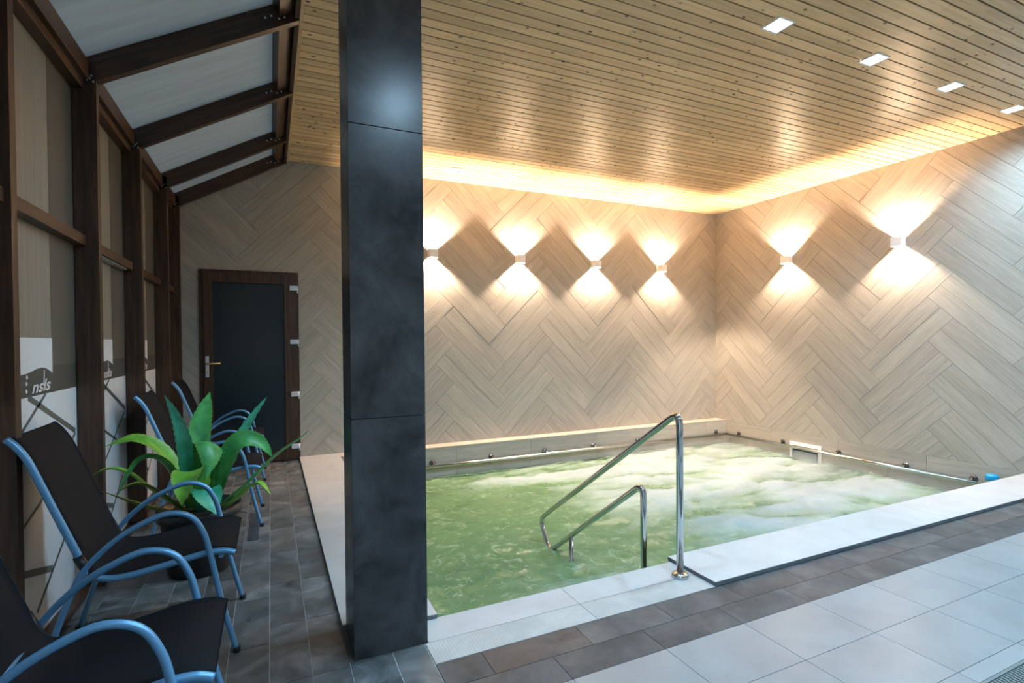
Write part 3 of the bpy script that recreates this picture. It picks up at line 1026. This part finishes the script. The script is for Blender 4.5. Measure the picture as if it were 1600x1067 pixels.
# ---- garden chairs
ARM = [(-0.808, 0.0), (-0.745, 0.213), (-0.690, 0.37), (-0.640, 0.460), (-0.542, 0.551), (-0.428, 0.608), (-0.360, 0.617), (-0.300, 0.590), (-0.262, 0.525), (-0.240, 0.440), (-0.198, 0.22), (-0.145, 0.0)]
RAIL = [(-0.883, 0.955), (-0.857, 0.928), (-0.826, 0.878), (-0.798, 0.808), (-0.734, 0.637), (-0.668, 0.463), (-0.645, 0.415), (-0.600, 0.389), (-0.52, 0.384), (-0.371, 0.407), (-0.259, 0.426), (-0.190, 0.425), (-0.149, 0.410)]
CX = -0.50
def make_chair():
    r = empty('garden_armchair')
    def P3(q, y, dz=0.0):
        return (q[0] - CX, y, q[1] + dz)
    for s in (-1, 1):
        a = link('arm_and_legs', tube_mesh(smooth_path([P3(q, s * 0.248) for q in ARM], 6), 0.0113, 14), 'chair_metal', r)
        for q in (ARM[0], ARM[-1]):
            f = link('foot_cap', lathe_mesh([(0.0145, 0.0), (0.0145, 0.022), (0.013, 0.024)], 14), 'black_plastic', a)
            f.location = P3(q, s * 0.248)
        path = smooth_path([P3(q, s * 0.219) for q in RAIL], 6)
        rl = link('side_rail', tube_mesh(path, 0.0135, 14), 'chair_metal', r)
        cl = link('joint_clip', tube_mesh([P3((-0.680, 0.490), s * 0.219), P3((-0.648, 0.415), s * 0.219)], 0.0175, 12), 'black_plastic', r)
    # woven sling
    prof = smooth_path([P3(q, 0) for q in RAIL], 6)[1:]
    n, m_ = len(prof), 12
    v, f = [], []
    for layer in (0.0, -0.003):
        for i, q in enumerate(prof):
            t = (prof[min(i + 1, n - 1)] - prof[max(i - 1, 0)]).normalized()
            nn = Vector((t.z, 0, -t.x))
            nn = nn if nn.z + nn.x > 0 else -nn
            for k in range(m_ + 1):
                u = k / m_ * 2 - 1
                sag = -0.016 * (1 - u * u) * min(1, i / 6, (n - 1 - i) / 5 + 0.15)
                v.append(q + Vector((0, u * 0.218, 0)) + nn * (sag * 0.6 + layer + 0.015))
    N = n * (m_ + 1)
    for i in range(n - 1):
        for k in range(m_):
            a = i * (m_ + 1) + k
            f.append((a, a + 1, a + m_ + 2, a + m_ + 1))
            f.append((N + a, N + a + m_ + 1, N + a + m_ + 2, N + a + 1))
    for i in range(n - 1):
        for k in (0, m_):
            a = i * (m_ + 1) + k
            f.append((a, a + m_ + 1, N + a + m_ + 1, N + a))
    for k in range(m_):
        for i in (0, n - 1):
            a = i * (m_ + 1) + k
            f.append((a, N + a, N + a + 1, a + 1))
    link('sling', mesh(v, f, True), 'black_fabric', r)
    link('cross_bar', tube_mesh([P3((-0.20, 0.405), -0.219), P3((-0.20, 0.405), 0.219)], 0.010, 10), 'chair_metal', r)
    link('cross_bar', tube_mesh([P3((-0.655, 0.425), -0.248), P3((-0.655, 0.425), 0.248)], 0.010, 10), 'chair_metal', r)
    return r
chair = make_chair()
chairs = [((CX + 0.0, 1.800), 0.0, 'black sling armchair nearest the camera, cut off at the corner'),
          ((CX, 2.712), 0.0, 'whole black sling armchair in front of the agave pot'),
          ((CX + 0.072, 4.325), 0.0, 'black sling armchair just behind the agave plant'),
          ((CX + 0.080, 5.682), 0.0, 'black sling armchair farthest away, beside the brown door')]
for i, ((x, y), rz, lab) in enumerate(chairs):
    o = chair if i == 0 else copy_tree(chair)
    o.location = (x, y, 0.0)
    o.rotation_euler = (0, 0, rz)
    tag(o, lab, 'chair', 'armchairs along the glazed wall')

# ---- potted agave
ag = tag(empty('potted_agave', (-0.385, 3.475, 0.0)), 'large green agave in a black round pot between the chairs', 'plant')
pot = link('pot', lathe_mesh([(0.155, 0.0), (0.16, 0.01), (0.195, 0.31), (0.215, 0.315), (0.217, 0.365), (0.203, 0.365), (0.19, 0.325), (0.185, 0.32)], 40), 'black_plastic', ag)
link('soil', lathe_mesh([(0.186, 0.30), (0.186, 0.328), (0.10, 0.345), (0.02, 0.35)], 32), 'soil', ag)
LEAVES = [
 ([(-0.414, 3.46, 0.36), (-0.423, 3.45, 0.576), (-0.45, 3.44, 0.764), (-0.49, 3.45, 0.899), (-0.545, 3.46, 1.013)], 0.105, 'leaf_blue', 0.15),
 ([(-0.39, 3.53, 0.36), (-0.403, 3.62, 0.614), (-0.402, 3.66, 0.781), (-0.376, 3.68, 0.894), (-0.345, 3.7, 1.001)], 0.118, 'leaf_green', 0.5),
 ([(-0.335, 3.49, 0.34), (-0.221, 3.52, 0.615), (-0.13, 3.54, 0.809), (-0.025, 3.56, 0.966)], 0.07, 'leaf_blue', 0.35),
 ([(-0.326, 3.42, 0.34), (-0.262, 3.38, 0.537), (-0.217, 3.36, 0.676), (-0.157, 3.35, 0.746), (-0.084, 3.35, 0.736), (-0.035, 3.35, 0.69), (-0.001, 3.36, 0.628)], 0.105, 'leaf_green', 0.4),
 ([(-0.319, 3.45, 0.33), (-0.139, 3.4, 0.473), (0.016, 3.36, 0.631), (0.138, 3.33, 0.72), (0.202, 3.31, 0.779)], 0.074, 'leaf_green', 0.35),
 ([(-0.313, 3.38, 0.34), (-0.185, 3.3, 0.42), (-0.107, 3.22, 0.503), (-0.061, 3.2, 0.513), (-0.01, 3.17, 0.457)], 0.085, 'leaf_lime', 0.5),
 ([(-0.443, 3.5, 0.37), (-0.539, 3.55, 0.615), (-0.617, 3.56, 0.714), (-0.701, 3.56, 0.758), (-0.765, 3.55, 0.754), (-0.838, 3.55, 0.736)], 0.105, 'leaf_lime', 0.3),
 ([(-0.439, 3.44, 0.37), (-0.514, 3.4, 0.591), (-0.579, 3.37, 0.678), (-0.641, 3.36, 0.676), (-0.688, 3.35, 0.612), (-0.743, 3.34, 0.502)], 0.125, 'leaf_green', 0.5),
 ([(-0.442, 3.42, 0.35), (-0.599, 3.4, 0.498), (-0.683, 3.38, 0.594), (-0.753, 3.37, 0.638), (-0.811, 3.37, 0.638), (-0.857, 3.37, 0.616)], 0.055, 'leaf_lime', 0.4),
 ([(-0.438, 3.38, 0.34), (-0.577, 3.3, 0.422), (-0.682, 3.27, 0.486), (-0.786, 3.24, 0.561)], 0.07, 'leaf_olive', 0.4),
 ([(-0.382, 3.42, 0.36), (-0.378, 3.3, 0.559), (-0.389, 3.22, 0.617), (-0.401, 3.15, 0.604), (-0.411, 3.11, 0.552), (-0.419, 3.08, 0.48)], 0.150, 'leaf_lime', 0.5),
 ([(-0.355, 3.44, 0.36), (-0.333, 3.4, 0.603), (-0.316, 3.34, 0.718), (-0.301, 3.28, 0.749), (-0.299, 3.22, 0.683), (-0.322, 3.19, 0.579)], 0.155, 'leaf_green', 0.55),
 ([(-0.36, 3.42, 0.345), (-0.349, 3.33, 0.477), (-0.332, 3.28, 0.474), (-0.308, 3.24, 0.430), (-0.28, 3.20, 0.380)], 0.150, 'leaf_blue', 0.5),
 ([(-0.437, 3.42, 0.345), (-0.544, 3.37, 0.471), (-0.616, 3.34, 0.54), (-0.677, 3.32, 0.556), (-0.744, 3.31, 0.52)], 0.07, 'leaf_olive', 0.45),
 ([(-0.418, 3.56, 0.35), (-0.479, 3.64, 0.56), (-0.506, 3.68, 0.68)], 0.10, 'leaf_green', 0.5),
]
CENTRE = Vector((-0.385, 3.45, 0.34))
def leaf_mesh(ctrl, width, peak, face=None):
    path = smooth_path([Vector(q) - Vector((-0.385, 3.475, 0)) for q in ctrl], 8)
    n, m_ = len(path), 8
    v, f, ed = [], [], []
    side = None
    rows_ = []
    for i, q in enumerate(path):
        t = i / (n - 1)
        T = (path[min(i + 1, n - 1)] - path[max(i - 1, 0)]).normalized()
        out = Vector((path[-1].x - path[0].x, path[-1].y - path[0].y, 0))
        if i == 0:
            side = T.cross(Vector((0, 0, 1)))
            if side.length < 0.25:
                side = out.cross(Vector((0, 0, 1)))
            if face:
                side = Vector(face)
            # lean the blade towards facing the plant's axis
            side = (side - T * side.dot(T)).normalized()
        else:
            side = (side - T * side.dot(T)).normalized()
        nn = side.cross(T).normalized()
        if t < peak:
            w = 0.62 + 0.38 * math.sin(t / peak * math.pi / 2)
        else:
            k = (t - peak) / (1 - peak)
            w = (1 - k ** 1.7) * 0.98 + 0.02
        hw = width / 2 * w
        rows_.append((q, nn, hw, t))
    for layer in (1, -1):
        for i, (q, nn, hw, t) in enumerate(rows_):
            T = (path[min(i + 1, n - 1)] - path[max(i - 1, 0)]).normalized()
            sd = T.cross(nn)
            for k in range(m_ + 1):
                u = k / m_ * 2 - 1
                tooth = (0.0045 if (i % 2 == 0) else -0.001) if abs(u) == 1 and 0.05 < t < 0.93 else 0.0
                chan = 0.35 * hw * (u * u)
                th = 0.006 * (1 - u * u) * (1 - 0.8 * t)
                v.append(q + sd * (u * (hw + tooth)) + nn * (chan + layer * th))
                ed.append(max(0.0, (abs(u) - 0.72) / 0.28) * 0.9)
    N = n * (m_ + 1)
    for i in range(n - 1):
        for k in range(m_):
            a = i * (m_ + 1) + k
            f.append((a, a + 1, a + m_ + 2, a + m_ + 1))
            f.append((N + a, N + a + m_ + 1, N + a + m_ + 2, N + a + 1))
    me = mesh(v, f, True)
    at = me.attributes.new('edge', 'FLOAT', 'POINT')
    at.data.foreach_set('value', ed)
    return me
FACE = {0: (0.95, -0.3, 0), 1: (0.93, 0.35, 0), 2: (0.85, -0.5, -0.3), 3: (0.8, -0.55, -0.2), 11: (0.97, -0.2, 0)}
for i, (ctrl, wd, mt, pk) in enumerate(LEAVES):
    link('leaf', leaf_mesh(ctrl, wd, pk, FACE.get(i)), mt, ag)
